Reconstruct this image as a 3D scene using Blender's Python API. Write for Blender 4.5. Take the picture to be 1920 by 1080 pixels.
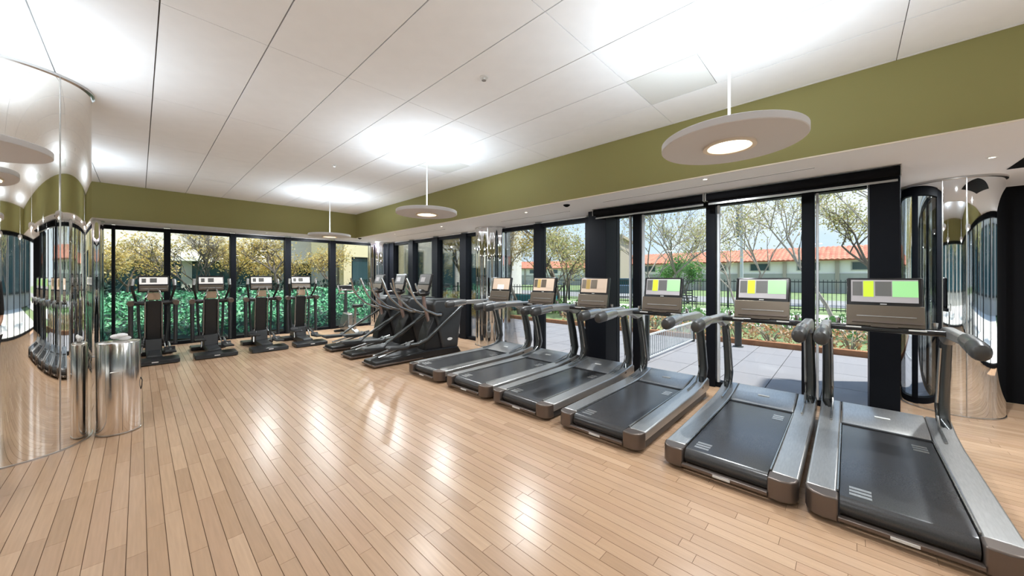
import bpy, math, random
import numpy as np
from mathutils import Vector, Matrix
random.seed(7); rng = np.random.default_rng(7)
PI = math.pi
S = bpy.context.scene
for o in list(bpy.data.objects): bpy.data.objects.remove(o)
COL = S.collection

# ------------------------------------------------------------------ camera
cd = bpy.data.cameras.new('camera'); cam = bpy.data.objects.new('camera', cd); COL.objects.link(cam)
cd.sensor_width = 36; cd.lens = 664/1920*36; cd.shift_y = -21/1920; cd.clip_start = .05; cd.clip_end = 400
cam.location = (0, 0, 1.5); cam.rotation_euler = (PI/2, 0, math.radians(-46.5)); S.camera = cam

# ------------------------------------------------------------------ world, sun, exposure
W = bpy.data.worlds.new('world'); S.world = W; W.use_nodes = True
nt = W.node_tree; nt.nodes.clear()
wo = nt.nodes.new('ShaderNodeOutputWorld'); bg = nt.nodes.new('ShaderNodeBackground')
tc = nt.nodes.new('ShaderNodeTexCoord'); sx = nt.nodes.new('ShaderNodeSeparateXYZ')
rp = nt.nodes.new('ShaderNodeValToRGB'); ns = nt.nodes.new('ShaderNodeTexNoise'); mx = nt.nodes.new('ShaderNodeMixRGB')
rp.color_ramp.elements[0].position = 0.0; rp.color_ramp.elements[0].color = (.36, .42, .47, 1)
rp.color_ramp.elements[1].position = .55; rp.color_ramp.elements[1].color = (.25, .38, .60, 1)
ns.inputs['Scale'].default_value = 3.2; ns.inputs['Detail'].default_value = 5
r2 = nt.nodes.new('ShaderNodeValToRGB'); r2.color_ramp.elements[0].position = .48; r2.color_ramp.elements[1].position = .68
mx.inputs[2].default_value = (.46, .475, .49, 1)
L = nt.links.new
L(tc.outputs['Generated'], sx.inputs[0]); L(sx.outputs['Z'], rp.inputs[0]); L(tc.outputs['Generated'], ns.inputs['Vector'])
L(ns.outputs[0], r2.inputs[0]); L(r2.outputs[0], mx.inputs[0]); L(rp.outputs[0], mx.inputs[1]); L(mx.outputs[0], bg.inputs[0]); L(bg.outputs[0], wo.inputs[0])
bg.inputs[1].default_value = 1.8
sl = bpy.data.lights.new('sun', 'SUN'); sun = bpy.data.objects.new('sun', sl); COL.objects.link(sun)
sl.energy = 6.0; sl.angle = math.radians(2); sl.color = (1, .93, .82)
sun.rotation_euler = Vector((-.25, .30, -.92)).to_track_quat('-Z', 'Y').to_euler()
sun.location = (-10, -8, 20)
S.view_settings.view_transform = 'Standard'; S.view_settings.look = 'None'
S.view_settings.exposure = 0.42; S.view_settings.gamma = 1; S.view_settings.use_curve_mapping = False
LAMP_DOWN = 12.0; LAMP_UP = 16.0; SPOT = 34.0

# ------------------------------------------------------------------ materials
MATS = {}
def nodes(name):
    m = bpy.data.materials.new(name); m.use_nodes = True; MATS[name] = m
    return m, m.node_tree, m.node_tree.nodes['Principled BSDF']
def mat(name, col, rough=.5, metal=0, noise=0, nscale=20, bump=0, spec=.5, aniso=None, emit=None, coat=0):
    m, t, b = nodes(name)
    b.inputs['Base Color'].default_value = (*col, 1); b.inputs['Roughness'].default_value = rough
    b.inputs['Metallic'].default_value = metal; b.inputs['Specular IOR Level'].default_value = spec
    b.inputs['Coat Weight'].default_value = coat
    if emit: b.inputs['Emission Color'].default_value = (*col, 1); b.inputs['Emission Strength'].default_value = emit
    if noise or bump:
        c = t.nodes.new('ShaderNodeTexCoord'); n = t.nodes.new('ShaderNodeTexNoise'); n.inputs['Scale'].default_value = nscale
        n.inputs['Detail'].default_value = 4; t.links.new(c.outputs['Object'], n.inputs['Vector'])
        if aniso:
            mp = t.nodes.new('ShaderNodeMapping'); mp.inputs['Scale'].default_value = aniso
            t.links.new(c.outputs['Object'], mp.inputs[0]); t.links.new(mp.outputs[0], n.inputs['Vector'])
        if noise:
            r = t.nodes.new('ShaderNodeMapRange'); r.inputs['From Min'].default_value = .25; r.inputs['From Max'].default_value = .75
            r.inputs['To Min'].default_value = 1-noise; r.inputs['To Max'].default_value = 1+noise
            h = t.nodes.new('ShaderNodeHueSaturation'); h.inputs['Color'].default_value = (*col, 1)
            t.links.new(n.outputs[0], r.inputs[0]); t.links.new(r.outputs[0], h.inputs['Value']); t.links.new(h.outputs[0], b.inputs['Base Color'])
        if bump:
            u = t.nodes.new('ShaderNodeBump'); u.inputs['Strength'].default_value = bump; u.inputs['Distance'].default_value = .01
            t.links.new(n.outputs[0], u.inputs['Height']); t.links.new(u.outputs[0], b.inputs['Normal'])
    return m
def varmat(name, cols, rough=.6, spec=.5, grain=False, trans=0):
    """colour picked per piece: object random + island random"""
    m, t, b = nodes(name)
    oi = t.nodes.new('ShaderNodeObjectInfo'); g = t.nodes.new('ShaderNodeNewGeometry'); a = t.nodes.new('ShaderNodeMath'); a.operation = 'ADD'
    f = t.nodes.new('ShaderNodeMath'); f.operation = 'FRACT'; r = t.nodes.new('ShaderNodeValToRGB')
    t.links.new(oi.outputs['Random'], a.inputs[0]); t.links.new(g.outputs['Random Per Island'], a.inputs[1])
    t.links.new(a.outputs[0], f.inputs[0]); t.links.new(f.outputs[0], r.inputs[0])
    e = r.color_ramp.elements
    while len(e) < len(cols): e.new(.5)
    for i, c in enumerate(cols): e[i].position = i/(len(cols)-1); e[i].color = (*c, 1)
    out = r.outputs[0]
    if grain:
        c = t.nodes.new('ShaderNodeNewGeometry'); mp = t.nodes.new('ShaderNodeMapping'); mp.inputs['Scale'].default_value = (60, 3, 1)
        n = t.nodes.new('ShaderNodeTexNoise'); n.inputs['Scale'].default_value = 1.2; n.inputs['Detail'].default_value = 6
        t.links.new(c.outputs['Position'], mp.inputs[0]); t.links.new(mp.outputs[0], n.inputs['Vector'])
        q = t.nodes.new('ShaderNodeMapRange'); q.inputs['From Min'].default_value = .3; q.inputs['From Max'].default_value = .7
        q.inputs['To Min'].default_value = .93; q.inputs['To Max'].default_value = 1.05
        h = t.nodes.new('ShaderNodeHueSaturation'); t.links.new(n.outputs[0], q.inputs[0]); t.links.new(q.outputs[0], h.inputs['Value'])
        t.links.new(out, h.inputs['Color']); out = h.outputs[0]
    t.links.new(out, b.inputs['Base Color']); b.inputs['Roughness'].default_value = rough; b.inputs['Specular IOR Level'].default_value = spec
    if trans:
        tl_ = t.nodes.new('ShaderNodeBsdfTranslucent'); ms_ = t.nodes.new('ShaderNodeMixShader'); ms_.inputs[0].default_value = trans
        t.links.new(out, tl_.inputs[0]); t.links.new(b.outputs[0], ms_.inputs[1]); t.links.new(tl_.outputs[0], ms_.inputs[2])
        t.links.new(ms_.outputs[0], t.nodes['Material Output'].inputs[0])
    return m
def glassmat(name, tint=(1, 1, 1), refl=1.0):
    m = bpy.data.materials.new(name); m.use_nodes = True; t = m.node_tree; t.nodes.clear(); MATS[name] = m
    o = t.nodes.new('ShaderNodeOutputMaterial'); tr = t.nodes.new('ShaderNodeBsdfTransparent'); gl = t.nodes.new('ShaderNodeBsdfGlossy')
    gl.inputs['Roughness'].default_value = .0; tr.inputs[0].default_value = (*tint, 1)
    fr = t.nodes.new('ShaderNodeFresnel'); fr.inputs[0].default_value = 1.45; mm = t.nodes.new('ShaderNodeMath'); mm.operation = 'MULTIPLY'
    mm.inputs[1].default_value = refl; mxs = t.nodes.new('ShaderNodeMixShader')
    t.links.new(fr.outputs[0], mm.inputs[0]); t.links.new(mm.outputs[0], mxs.inputs[0]); t.links.new(tr.outputs[0], mxs.inputs[1])
    t.links.new(gl.outputs[0], mxs.inputs[2]); t.links.new(mxs.outputs[0], o.inputs[0])
    return m
glassmat('glass', (.95, .98, .98), .8)
mat('white_paint', (.86, .86, .87), .85); mat('ceiling_white', (.88, .88, .885), .9, noise=.02, nscale=6)
mat('ceiling_gap', (.40, .38, .37), .9); mat('access_white', (.72, .72, .69), .9)
mat('olive', (.265, .240, .085), .7, noise=.04, nscale=1.5); mat('cream_wall', (.62, .58, .50), .8)
mat('black_frame', (.006, .007, .010), .5, spec=.12); mat('black_matte', (.005, .005, .006), .8, spec=.1)
mat('mirror', (.80, .82, .84), .025, 1); mat('mirror_warm', (.86, .84, .80), .02, 1)
mat('steel', (.80, .77, .74), .17, 1, noise=.10, nscale=1.5, aniso=(28, 28, .2)); mat('chrome', (.8, .8, .82), .12, 1)
mat('steel_edge', (.55, .54, .53), .3, 1)
varmat('planks', [(.48, .305, .185), (.55, .360, .228), (.51, .330, .205), (.59, .395, .255), (.455, .290, .178), (.56, .362, .235)], .27, .5, grain=True)
mat('plank_gap', (.14, .075, .04), .8)
mat('shade_white', (.62, .60, .60), .6); mat('shade_edge', (.78, .68, .55), .6); mat('lamp_glow', (1, .90, .74), .5, emit=5)
mat('tread_silver', (.50, .49, .475), .34, .8, noise=.10, nscale=14, aniso=(1, 8, 8)); mat('tread_dark', (.030, .032, .034), .38, .2)
mat('tread_bronze', (.16, .128, .11), .36, .65); mat('belt', (.048, .048, .050), .24, 0, noise=.2, nscale=160, spec=.6)
mat('rubber', (.015, .015, .016), .6); mat('plate_white', (.75, .75, .73), .4); mat('grip_grey', (.12, .12, .118), .4, .2)
mat('grip_dark', (.06, .058, .056), .4, .3); mat('upright_grey', (.095, .10, .10), .28, .75); mat('console_brown', (.155, .125, .095), .35, .5); mat('bezel', (.008, .008, .009), .2)
mat('screen_lime', (.48, .72, .03), .3, emit=.45); mat('screen_green', (.28, .60, .25), .3, emit=.45); mat('screen_grey', (.10, .10, .095), .3, emit=.4)
mat('screen_pale', (.36, .34, .35), .3, emit=.25); mat('screen_white', (.78, .76, .74), .3, emit=.4); mat('screen_tan', (.55, .42, .32), .3, emit=.3)
mat('tan_panel', (.42, .29, .19), .4, .2); mat('machine_black', (.018, .018, .019), .38, .1); mat('machine_grey', (.05, .052, .054), .42, .3)
mat('post_mauve', (.34, .27, .26), .35, .7); mat('light_metal', (.42, .42, .41), .25, .85)
varmat('paver', [(.205, .20, .225), (.23, .225, .25), (.215, .21, .235), (.25, .245, .27)], .75)
mat('paver_gap', (.10, .10, .12), .9); mat('grass', (.17, .24, .10), .9, noise=.35, nscale=3, bump=.4)
mat('plaza', (.70, .69, .67), .9, noise=.05, nscale=1); mat('kerb', (.30, .13, .06), .8, noise=.2, nscale=9); mat('concrete', (.50, .49, .46), .85, noise=.1, nscale=2); mat('road', (.25, .25, .26), .85)
varmat('ivy', [(.05, .24, .11), (.11, .38, .19), (.18, .48, .27), (.07, .30, .15), (.32, .58, .36)], .6)
varmat('leaf_gold', [(.62, .44, .12), (.75, .58, .22), (.50, .38, .10), (.80, .68, .38), (.38, .34, .12)], .7, trans=.45)
varmat('leaf_olive', [(.38, .38, .12), (.52, .48, .20), (.28, .31, .12), (.62, .56, .30), (.42, .30, .15)], .7, trans=.45)
varmat('leaf_green', [(.08, .22, .05), (.15, .33, .08), (.10, .26, .07)], .7, trans=.45)
varmat('leaf_russet', [(.46, .20, .08), (.58, .36, .18), (.68, .56, .42), (.36, .15, .06)], .8, trans=.35)
mat('bark', (.13, .105, .085), .9, noise=.25, nscale=12); mat('bark_pale', (.30, .27, .23), .9, noise=.25, nscale=10)
mat('wall_pale', (.82, .78, .68), .85, noise=.05, nscale=1); mat('wall_yellow', (.85, .74, .48), .85); mat('wall_white', (.90, .87, .82), .85)
mat('wall_grey', (.42, .41, .38), .85, noise=.1, nscale=1); mat('teal_glass', (.025, .07, .085), .12, .1, spec=.8)
varmat('roof_tile', [(.50, .17, .10), (.56, .22, .14), (.44, .13, .08)], .8); mat('dark_hedge', (.02, .05, .04), .9, noise=.3, nscale=5)
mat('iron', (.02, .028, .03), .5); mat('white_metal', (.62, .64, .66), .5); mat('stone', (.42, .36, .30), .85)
mat('car_blue', (.10, .15, .22), .25, .4); mat('tyre', (.015, .015, .015), .8); mat('pool_teal', (.03, .20, .26), .5)
mat('skin', (.50, .27, .18), .55); mat('shirt_black', (.012, .012, .014), .85); mat('trouser', (.018, .020, .030), .85)
mat('shoe', (.30, .27, .24), .6); mat('hair', (.015, .011, .009), .6); mat('eye', (.03, .02, .02), .2); mat('paper', (.82, .82, .82), .8)

# ------------------------------------------------------------------ mesh helpers
class MB:
    def __init__(s): s.v = []; s.f = []; s.m = []
    def add(s, vs, fs, mi=0):
        o = len(s.v); s.v += [tuple(p) for p in vs]; s.f += [tuple(i+o for i in f) for f in fs]; s.m += [mi]*len(fs); return s
    def box(s, x0, x1, y0, y1, z0, z1, mi=0, M=None):
        vs = [Vector((x, y, z)) for z in (z0, z1) for y in (y0, y1) for x in (x0, x1)]
        if M: vs = [M @ p for p in vs]
        return s.add(vs, [(0, 2, 3, 1), (4, 5, 7, 6), (0, 1, 5, 4), (2, 6, 7, 3), (0, 4, 6, 2), (1, 3, 7, 5)], mi)
    def prism(s, prof, a, b, axis='y', mi=0):
        """closed profile extruded along an axis; profile in the two other axes"""
        n = len(prof)
        f = {'y': lambda p, t: (p[0], t, p[1]), 'x': lambda p, t: (t, p[0], p[1]), 'z': lambda p, t: (p[0], p[1], t)}[axis]
        vs = [f(p, a) for p in prof]+[f(p, b) for p in prof]
        return s.add(vs, [tuple(range(n)), tuple(range(2*n-1, n-1, -1))]+[(i, i+n, (i+1) % n+n, (i+1) % n) for i in range(n)], mi)
    def tube(s, path, r, n=8, sx=1, sy=1, up=(0, 0, 1), mi=0):
        P = [Vector(p) for p in path]; R = r if isinstance(r, (list, tuple)) else [r]*len(P); vs = []
        for i, p in enumerate(P):
            d = (P[min(i+1, len(P)-1)]-P[max(i-1, 0)]).normalized(); u = Vector(up)
            if abs(d.dot(u)) > .95: u = Vector((1, 0, 0)) if abs(d.x) < .9 else Vector((0, 1, 0))
            a = d.cross(u).normalized(); b = a.cross(d).normalized()
            vs += [p+a*(math.cos(2*PI*k/n)*R[i]*sx)+b*(math.sin(2*PI*k/n)*R[i]*sy) for k in range(n)]
        fs = [(i*n+k, i*n+(k+1) % n, (i+1)*n+(k+1) % n, (i+1)*n+k) for i in range(len(P)-1) for k in range(n)]
        fs += [tuple(range(n-1, -1, -1)), tuple((len(P)-1)*n+k for k in range(n))]
        return s.add(vs, fs, mi)
    def lathe(s, prof, n=32, c=(0, 0), mi=0, caps=True):
        vs = [(c[0]+r*math.cos(2*PI*k/n), c[1]+r*math.sin(2*PI*k/n), z) for r, z in prof for k in range(n)]
        fs = [(i*n+k, i*n+(k+1) % n, (i+1)*n+(k+1) % n, (i+1)*n+k) for i in range(len(prof)-1) for k in range(n)]
        if caps: fs += [tuple(range(n-1, -1, -1)), tuple((len(prof)-1)*n+k for k in range(n))]
        return s.add(vs, fs, mi)
    def ball(s, c, r, n=12, m=8, mi=0):
        rx, ry, rz = r if isinstance(r, tuple) else (r, r, r); vs = []
        for j in range(1, m):
            t = PI*j/m
            vs += [(c[0]+rx*math.sin(t)*math.cos(2*PI*k/n), c[1]+ry*math.sin(t)*math.sin(2*PI*k/n), c[2]+rz*math.cos(t)) for k in range(n)]
        vs += [(c[0], c[1], c[2]+rz), (c[0], c[1], c[2]-rz)]; T = len(vs)-2
        fs = [(j*n+k, (j+1)*n+k, (j+1)*n+(k+1) % n, j*n+(k+1) % n) for j in range(m-2) for k in range(n)]
        fs += [(T, k, (k+1) % n) for k in range(n)]+[(T+1, (m-2)*n+(k+1) % n, (m-2)*n+k) for k in range(n)]
        return s.add(vs, fs, mi)
    def build(s, name, mats, parent=None, smooth=False, bevel=0, loc=None):
        me = bpy.data.meshes.new(name); me.from_pydata(s.v, [], s.f)
        ms = mats if isinstance(mats, (list, tuple)) else [mats]
        for m in ms: me.materials.append(MATS[m])
        if len(ms) > 1: me.polygons.foreach_set('material_index', s.m)
        me.update()
        return link(name, me, parent, smooth, bevel, loc)
def link(name, me, parent=None, smooth=False, bevel=0, loc=None):
    o = bpy.data.objects.new(name, me); COL.objects.link(o)
    if parent: o.parent = parent
    if loc: o.location = loc
    if bevel:
        b = o.modifiers.new('bevel', 'BEVEL'); b.width = bevel; b.segments = 3; b.limit_method = 'ANGLE'; b.angle_limit = math.radians(35)
    if smooth or bevel:
        me.polygons.foreach_set('use_smooth', [True]*len(me.polygons))
        try: me.set_sharp_from_angle(angle=math.radians(40))
        except Exception: pass
    return o
def box(name, m, x0, x1, y0, y1, z0, z1, parent=None, bevel=0): return MB().box(x0, x1, y0, y1, z0, z1).build(name, m, parent, bevel=bevel)
def empty(name, loc=(0, 0, 0), rz=0, parent=None):
    o = bpy.data.objects.new(name, None); COL.objects.link(o); o.location = loc; o.rotation_euler = (0, 0, rz); o.empty_display_size = .1
    if parent: o.parent = parent
    return o
def tag(o, label, cat, group=None):
    o['label'] = label; o['category'] = cat
    if group: o['group'] = group
    return o
def struct(o): o['kind'] = 'structure'; return o
def copy_tree(o, parent=None):
    c = o.copy(); COL.objects.link(c); c.parent = parent
    if parent: c.matrix_parent_inverse = o.matrix_parent_inverse
    for ch in o.children: copy_tree(ch, c)
    return c

# ------------------------------------------------------------------ constants of the room
XW, YB, XS, YS = 5.45, 10.8, 4.17, 9.94        # window wall, back wall, soffit faces
ZC, ZL = 3.23, 2.575                           # main ceiling, lower ceiling
XL, YF, XR = -4.6, -4.6, 7.15                  # left wall, wall behind the camera, far right wall

# ------------------------------------------------------------------ floor
fl = struct(MB().prism([(XL, YF), (XR, YF), (XR, -.39), (XW+.08, -.39), (XW+.08, YB+.1), (XL, YB+.1)], -.25, -.004, 'z').build('floor', 'plank_gap'))
pitch = .0785; F2 = (math.sin(math.radians(46.5)), math.cos(math.radians(46.5)))
pl = []
k0 = int(math.floor((XL+.0)/pitch))
x = XL
row = 0
while x < XR-.02:
    x1 = min(x+pitch, XR); y = YF-random.random()*.8
    top = YB+.08 if x < XW+.06 else -.4
    while y < top:
        l = random.choice([.45, .6, .75, .9, 1.05])*random.uniform(.9, 1.1); a, b = max(y, YF), min(y+l, top)
        if b-a > .03: pl.append((x, x1, a, b))
        y += l
    x = x1
def vis(p):
    cx, cy = (p[0]+p[1])/2, (p[2]+p[3])/2; s = cx*F2[0]+cy*F2[1]; r = cx*F2[1]-cy*F2[0]
    if s < .9: return 1e9
    if abs(r/s) > 1.5 or (s < 1.75 and abs(r/s) < 1.4): return 1e9 if s < 1.6 else 50+s
    return s
pl.sort(key=vis)
meshes = {}
for i, p in enumerate(pl[:300]):
    key = (round(p[1]-p[0], 3), round((p[3]-p[2])*10)/10)
    me = MB().box(p[0]+.0016, p[1]-.0016, p[2]+.001, p[3]-.001, -.004, 0)
    cx, cy = (p[0]+p[1])/2, (p[2]+p[3])/2
    me.v = [(a-cx, b-cy, c) for a, b, c in me.v]
    me.build('plank', 'planks', fl, loc=(cx, cy, 0))
mb = MB()
for p in pl[300:]: mb.box(p[0]+.0016, p[1]-.0016, p[2]+.001, p[3]-.001, -.004, 0)
mb.build('far_planks', 'planks', fl)['kind'] = 'stuff'

# ------------------------------------------------------------------ ceiling
ce = struct(MB().box(XL, XS+.25, YF, YS+.25, ZC+.03, ZC+.3).build('ceiling', 'ceiling_gap'))
xs = [XL]+[-.487+.578*k for k in range(-7, 9) if -.487+.578*k > XL+.05]+[XS]
ys = [YF]+[-.28+1.715*k for k in range(-2, 6)]+[YS]
for i in range(len(xs)-1):
    for j in range(len(ys)-1):
        a, b, c, d = xs[i], xs[i+1], ys[j], ys[j+1]
        segs = [(c, d, 'ceiling_white')]
        if abs(a-2.98) < .1:   # a half length access panel beside each lamp
            segs = [(c, d-.585, 'ceiling_white'), (d-.585, d, 'access_white')] if j in (3, 5) else segs
            if j == 3: segs = [(c, d-.585, 'ceiling_white'), (d-.585, d, 'access_white')]
        for (e, f, m) in segs:
            g = .004
            MB().box(-(b-a)/2+g, (b-a)/2-g, -(f-e)/2+g*.6, (f-e)/2-g*.6, 0, .028).build('ceiling_tile', m, ce, loc=((a+b)/2, (e+f)/2, ZC))
# lower ceiling behind the olive band, and over the corner on the right
MB().prism([(XS+.01, YF), (XR, YF), (XR, -.30), (XW+.15, -.30), (XW+.15, YB+.15), (XL, YB+.15), (XL, YS+.01), (XS+.01, YS+.01)], ZL, ZL+.06, 'z').build('lower_ceiling', 'white_paint', ce)
MB().prism([(XS+.2, YF), (XR+.2, YF), (XR+.2, -.25), (XW+.17, -.25), (XW+.17, YB+.5), (XL, YB+.5), (XL, YS+.2), (XS+.2, YS+.2)], ZL+.07, ZC+.3, 'z').build('roof_slab', 'wall_grey', ce)
struct(box('wall_right_band', 'olive', XS, XS+.12, YF, YS+.12, ZL+.002, ZC+.03))
struct(box('wall_back_band', 'olive', XL, XS-.001, YS, YS+.12, ZL+.002, ZC+.03))
struct(box('trim_1', 'shade_edge', XS-.006, XS-.0005, YF, YS-.001, ZL-.004, ZL+.008))
# plain walls out of view: left, behind, far right
struct(box('wall_left', 'cream_wall', XL-.15, XL, YF-.15, YB+.15, ZL, ZC+.05)); struct(box('wall_left_far', 'cream_wall', XL-.15, XL, 7.0, YB+.15, 0, ZL))
struct(box('wall_left_band', 'olive', XL+.02, XL+.1, YF+.12, YS, ZL, ZC+.02))
wf = struct(empty('window_91'))
for k in range(10):
    ya = YF+k*1.289; box('mullion', 'black_frame', XL-.12, XL+.02, ya-.06, ya+.06, 0, ZL, wf)
    if k: box('glass_pane', 'glass', XL-.06, XL-.05, ya-1.229, ya-.06, .07, 2.47, wf)
box('head_frame', 'black_frame', XL-.12, XL, YF, 7.0, 2.47, ZL, wf); box('sill_frame', 'black_frame', XL-.12, XL, YF, 7.0, 0, .07, wf)
struct(box('plaza', 'plaza', -30, XL-.13, -30, 11, -.3, -.02)); struct(box('forecourt', 'plaza', XL-.13, 9.3, -30, YF-.13, -.3, -.02))  # unseen pale paving, added to bounce sunlight up to the ceilings
struct(box('wall_front', 'cream_wall', XL-.15, XR+.15, YF-.15, YF, ZL, ZC+.05))
struct(box('wall_front_band', 'olive', XL+.12, XS, YF+.02, YF+.1, ZL, ZC+.02))
wf = struct(empty('window_90'))
for k in range(9):
    xa = XL+k*1.306; box('mullion', 'black_frame', xa-.06, xa+.06, YF-.12, YF+.04, 0, ZL, wf)
    if k: box('glass_pane', 'glass', xa-1.246, xa-.06, YF-.05, YF-.04, .07, 2.47, wf)
box('head_frame', 'black_frame', XL, XR, YF-.12, YF, 2.47, ZL, wf); box('sill_frame', 'black_frame', XL, XR, YF-.12, YF, 0, .07, wf)
struct(box('wall_right', 'black_matte', XR, XR+.15, YF, -.3, 0, ZL))
wb = struct(box('wall_back', 'cream_wall', XL, -.95, YB, YB+.15, 0, ZL))

# ------------------------------------------------------------------ windows
ZH = 2.47
wn = [0]
def bay(axis, a, b, z0=.0, z1=ZH, last=None, mw=.12, mull=(None, None)):
    """a glazed bay between a and b along an axis, with its black frame"""
    wn[0] += 1; w = struct(empty('window_%d' % wn[0]))
    def B(n, m, s0, s1, d0, d1, za, zb, bev=0):
        if axis == 'x': return box(n, m, s0, s1, YB+d0, YB+d1, za, zb, w, bev)
        return box(n, m, XW+d0, XW+d1, s0, s1, za, zb, w, bev)
    B('head_frame', 'black_frame', a, b, -.02, .1, z1, ZL-.03)
    B('head_trim', 'white_paint', a, b, -.01, .09, ZL-.03, ZL)
    B('sill_frame', 'black_frame', a, b, -.02, .1, z0, z0+.07)
    B('glass_pane', 'glass', a, b, .035, .05, z0+.07, z1)
    if mull[0]: B('mullion', 'black_frame', mull[0][0], mull[0][1], -.06, .12, 0, ZL-.03, .006)
    if mull[1]: B('mullion', 'black_frame', mull[1][0], mull[1][1], -.06, .12, 0, ZL-.03, .006)
    return w
bm = [(-.38, -.33), (.375, .48), (1.51, 1.625), (2.655, 2.79), (3.77, 3.925)]
prev = -.95
for (p0, p1) in bm:
    bay('x', prev, p0, mull=(None, (p0, p1))); prev = p1
bay('x', prev, 4.95)
rm = [(10.15, 10.5), (9.03, 9.28), (7.82, 8.08), (6.64, 6.88)]
prev = 10.6
for (p0, p1) in rm:
    bay('y', p1, prev, mull=(None, (p0, p1))); prev = p0
bay('y', 6.1, prev)
prev = 5.4
for (p0, p1) in [(4.35, 4.53), (3.265, 3.35)]:
    bay('y', p1, prev, mull=(None, (p0, p1))); prev = p0
bay('y', 3.12, prev)
struct(box('trim_2', 'black_frame', 5.12, 5.6, 2.80, 3.12, 0, ZL, bevel=.004))
prev = 2.80
for (p0, p1) in [(2.36, 2.48), (1.31, 1.425), (.285, .40)]:
    bay('y', p1, prev, mull=(None, (p0, p1))); prev = p0
bay('y', -.15, prev)
struct(box('trim_3', 'black_frame', 5.12, 5.6, -.372, -.158, 0, ZL, bevel=.004))
# pale frame edges next to the mullions (each a metal stop bead)
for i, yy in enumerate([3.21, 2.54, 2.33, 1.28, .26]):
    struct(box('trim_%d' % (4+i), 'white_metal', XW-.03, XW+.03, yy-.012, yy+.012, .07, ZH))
struct(box('wall_corner', 'black_frame', 4.95, 5.6, YB-.05, YB+.15, 0, .06))
# glass return beside the far right column
wn[0] += 1; w = struct(empty('window_%d' % wn[0]))
box('glass_pane', 'glass', 5.6, XR, -.36, -.345, .07, ZH, w); box('head_frame', 'black_frame', 5.6, XR, -.40, -.30, ZH, ZL-.0, w)
box('sill_frame', 'black_frame', 5.6, XR, -.40, -.30, 0, .07, w); box('mullion', 'black_frame', 6.15, 6.25, -.42, -.29, .07, ZH, w)

# roller blinds under the lower ceiling
for i, (y0, y1, lab) in enumerate([(1.345, 2.96, 'black rolled up window blind, the farther one of the pair'), (-.37, 1.325, 'black rolled up window blind, the nearer and longer one of the pair')]):
    t = tag(empty('roller_blind', (5.02, y0, ZL-.055)), lab, 'blind', 'roller blinds over the terrace windows'); l = y1-y0
    MB().tube([(0, .01, 0), (0, l-.01, 0)], .046, 14).build('fabric_roll', 'black_matte', t, smooth=True)
    box('bracket', 'steel_edge', -.04, .05, 0, .008, -.05, .055, t); box('bracket', 'steel_edge', -.04, .05, l-.008, l, -.05, .055, t)
    box('fabric', 'black_matte', .036, .040, .02, l-.02, -.075, 0, t); box('hem_bar', 'light_metal', .028, .048, .02, l-.02, -.095, -.073, t)

# ------------------------------------------------------------------ mirrored columns
def wavy(cx, cy, R, z0, z1, name, seams=(), m='mirror', amp=0.0, lobes=9):
    t = empty(name, (cx, cy, 0)); n = 144; vs = []; fs = []
    for z in (z0, z1):
        for k in range(n):
            a = 2*PI*k/n; r = R+amp*math.cos(lobes*a); vs.append((r*math.cos(a), r*math.sin(a), z))
    for k in range(n): fs.append((k, (k+1) % n, (k+1) % n+n, k+n))
    MB().add(vs, fs).build('mirror_cladding', m, t, smooth=True)
    for a in seams:
        a = math.radians(a)
        MB().tube([(math.cos(a)*(R+amp), math.sin(a)*(R+amp), z0), (math.cos(a)*(R+amp), math.sin(a)*(R+amp), z1)], .005, 6).build('seam_bead', 'steel_edge', t)
    MB().lathe([(R+amp+.008, 0), (R+amp+.008, .012), (R+amp, .014)], 64).build('base_ring', 'steel_edge', t, smooth=True)
    MB().lathe([(R-.01, z1-.001), (R+.02, z1-.02), (R+.02, z1)], 64, caps=False).build('top_ring', 'steel_edge', t, smooth=True)
    return t
tag(wavy(-.777, 5.254, .467, 0, ZC, 'mirrored_column', (-97, -48, 130), 'mirror_warm'), 'large polished mirror column at left rising to the white ceiling', 'column', 'mirrored columns')
tag(wavy(5.44, 5.75, .375, 0, ZL, 'mirrored_column', (-150,), amp=.012, lobes=14), 'mirror column in the window wall behind the farthest treadmill', 'column', 'mirrored columns')
tag(wavy(5.22, 10.72, .33, 0, ZL, 'mirrored_column', (-120,), amp=.010, lobes=11), 'mirror column in the far corner between the two window walls', 'column', 'mirrored columns')
tag(wavy(6.44, -.85, .38, 0, ZL, 'mirrored_column', (165, 190)), 'mirror column at right edge beside the black wall', 'column', 'mirrored columns')
tag(wavy(-.74, 10.4, .27, 0, ZL, 'mirrored_column', (-60,), amp=.008, lobes=11), 'thin mirror column at the left end of the back windows', 'column', 'mirrored columns')

# ------------------------------------------------------------------ pendant lamps
def pendant():
    t = empty('pendant_lamp')
    R, H = .405, .045
    pr = [(.135, 0), (R-.004, 0), (R, .004), (R, H-.004), (R-.004, H), (.135, H), (.135, 0)]
    MB().lathe(pr, 72, caps=False).build('disc_shade', 'shade_white', t, smooth=True)
    MB().lathe([(.125, .0), (.148, -.0), (.151, -.014), (.142, -.017), (.125, -.012), (.118, .02)], 48, caps=False).build('trim_ring', 'shade_edge', t, smooth=True)
    MB().lathe([(.001, .022), (.134, .022), (.134, .03), (.001, .03)], 40, caps=False).build('diffuser', 'lamp_glow', t)
    MB().lathe([(.001, .075), (.06, .072), (.10, .05), (.12, .046)], 32, caps=False).build('light_housing', 'shade_white', t, smooth=True)
    MB().tube([(0, 0, .07), (0, 0, .86)], .008, 10).build('suspension_rod', 'plate_white', t, smooth=True)
    MB().lathe([(.07, .878), (.068, .868), (.02, .862), (.012, .85), (.001, .85)], 28, caps=False).build('ceiling_rose', 'plate_white', t, smooth=True)
    return t
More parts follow.
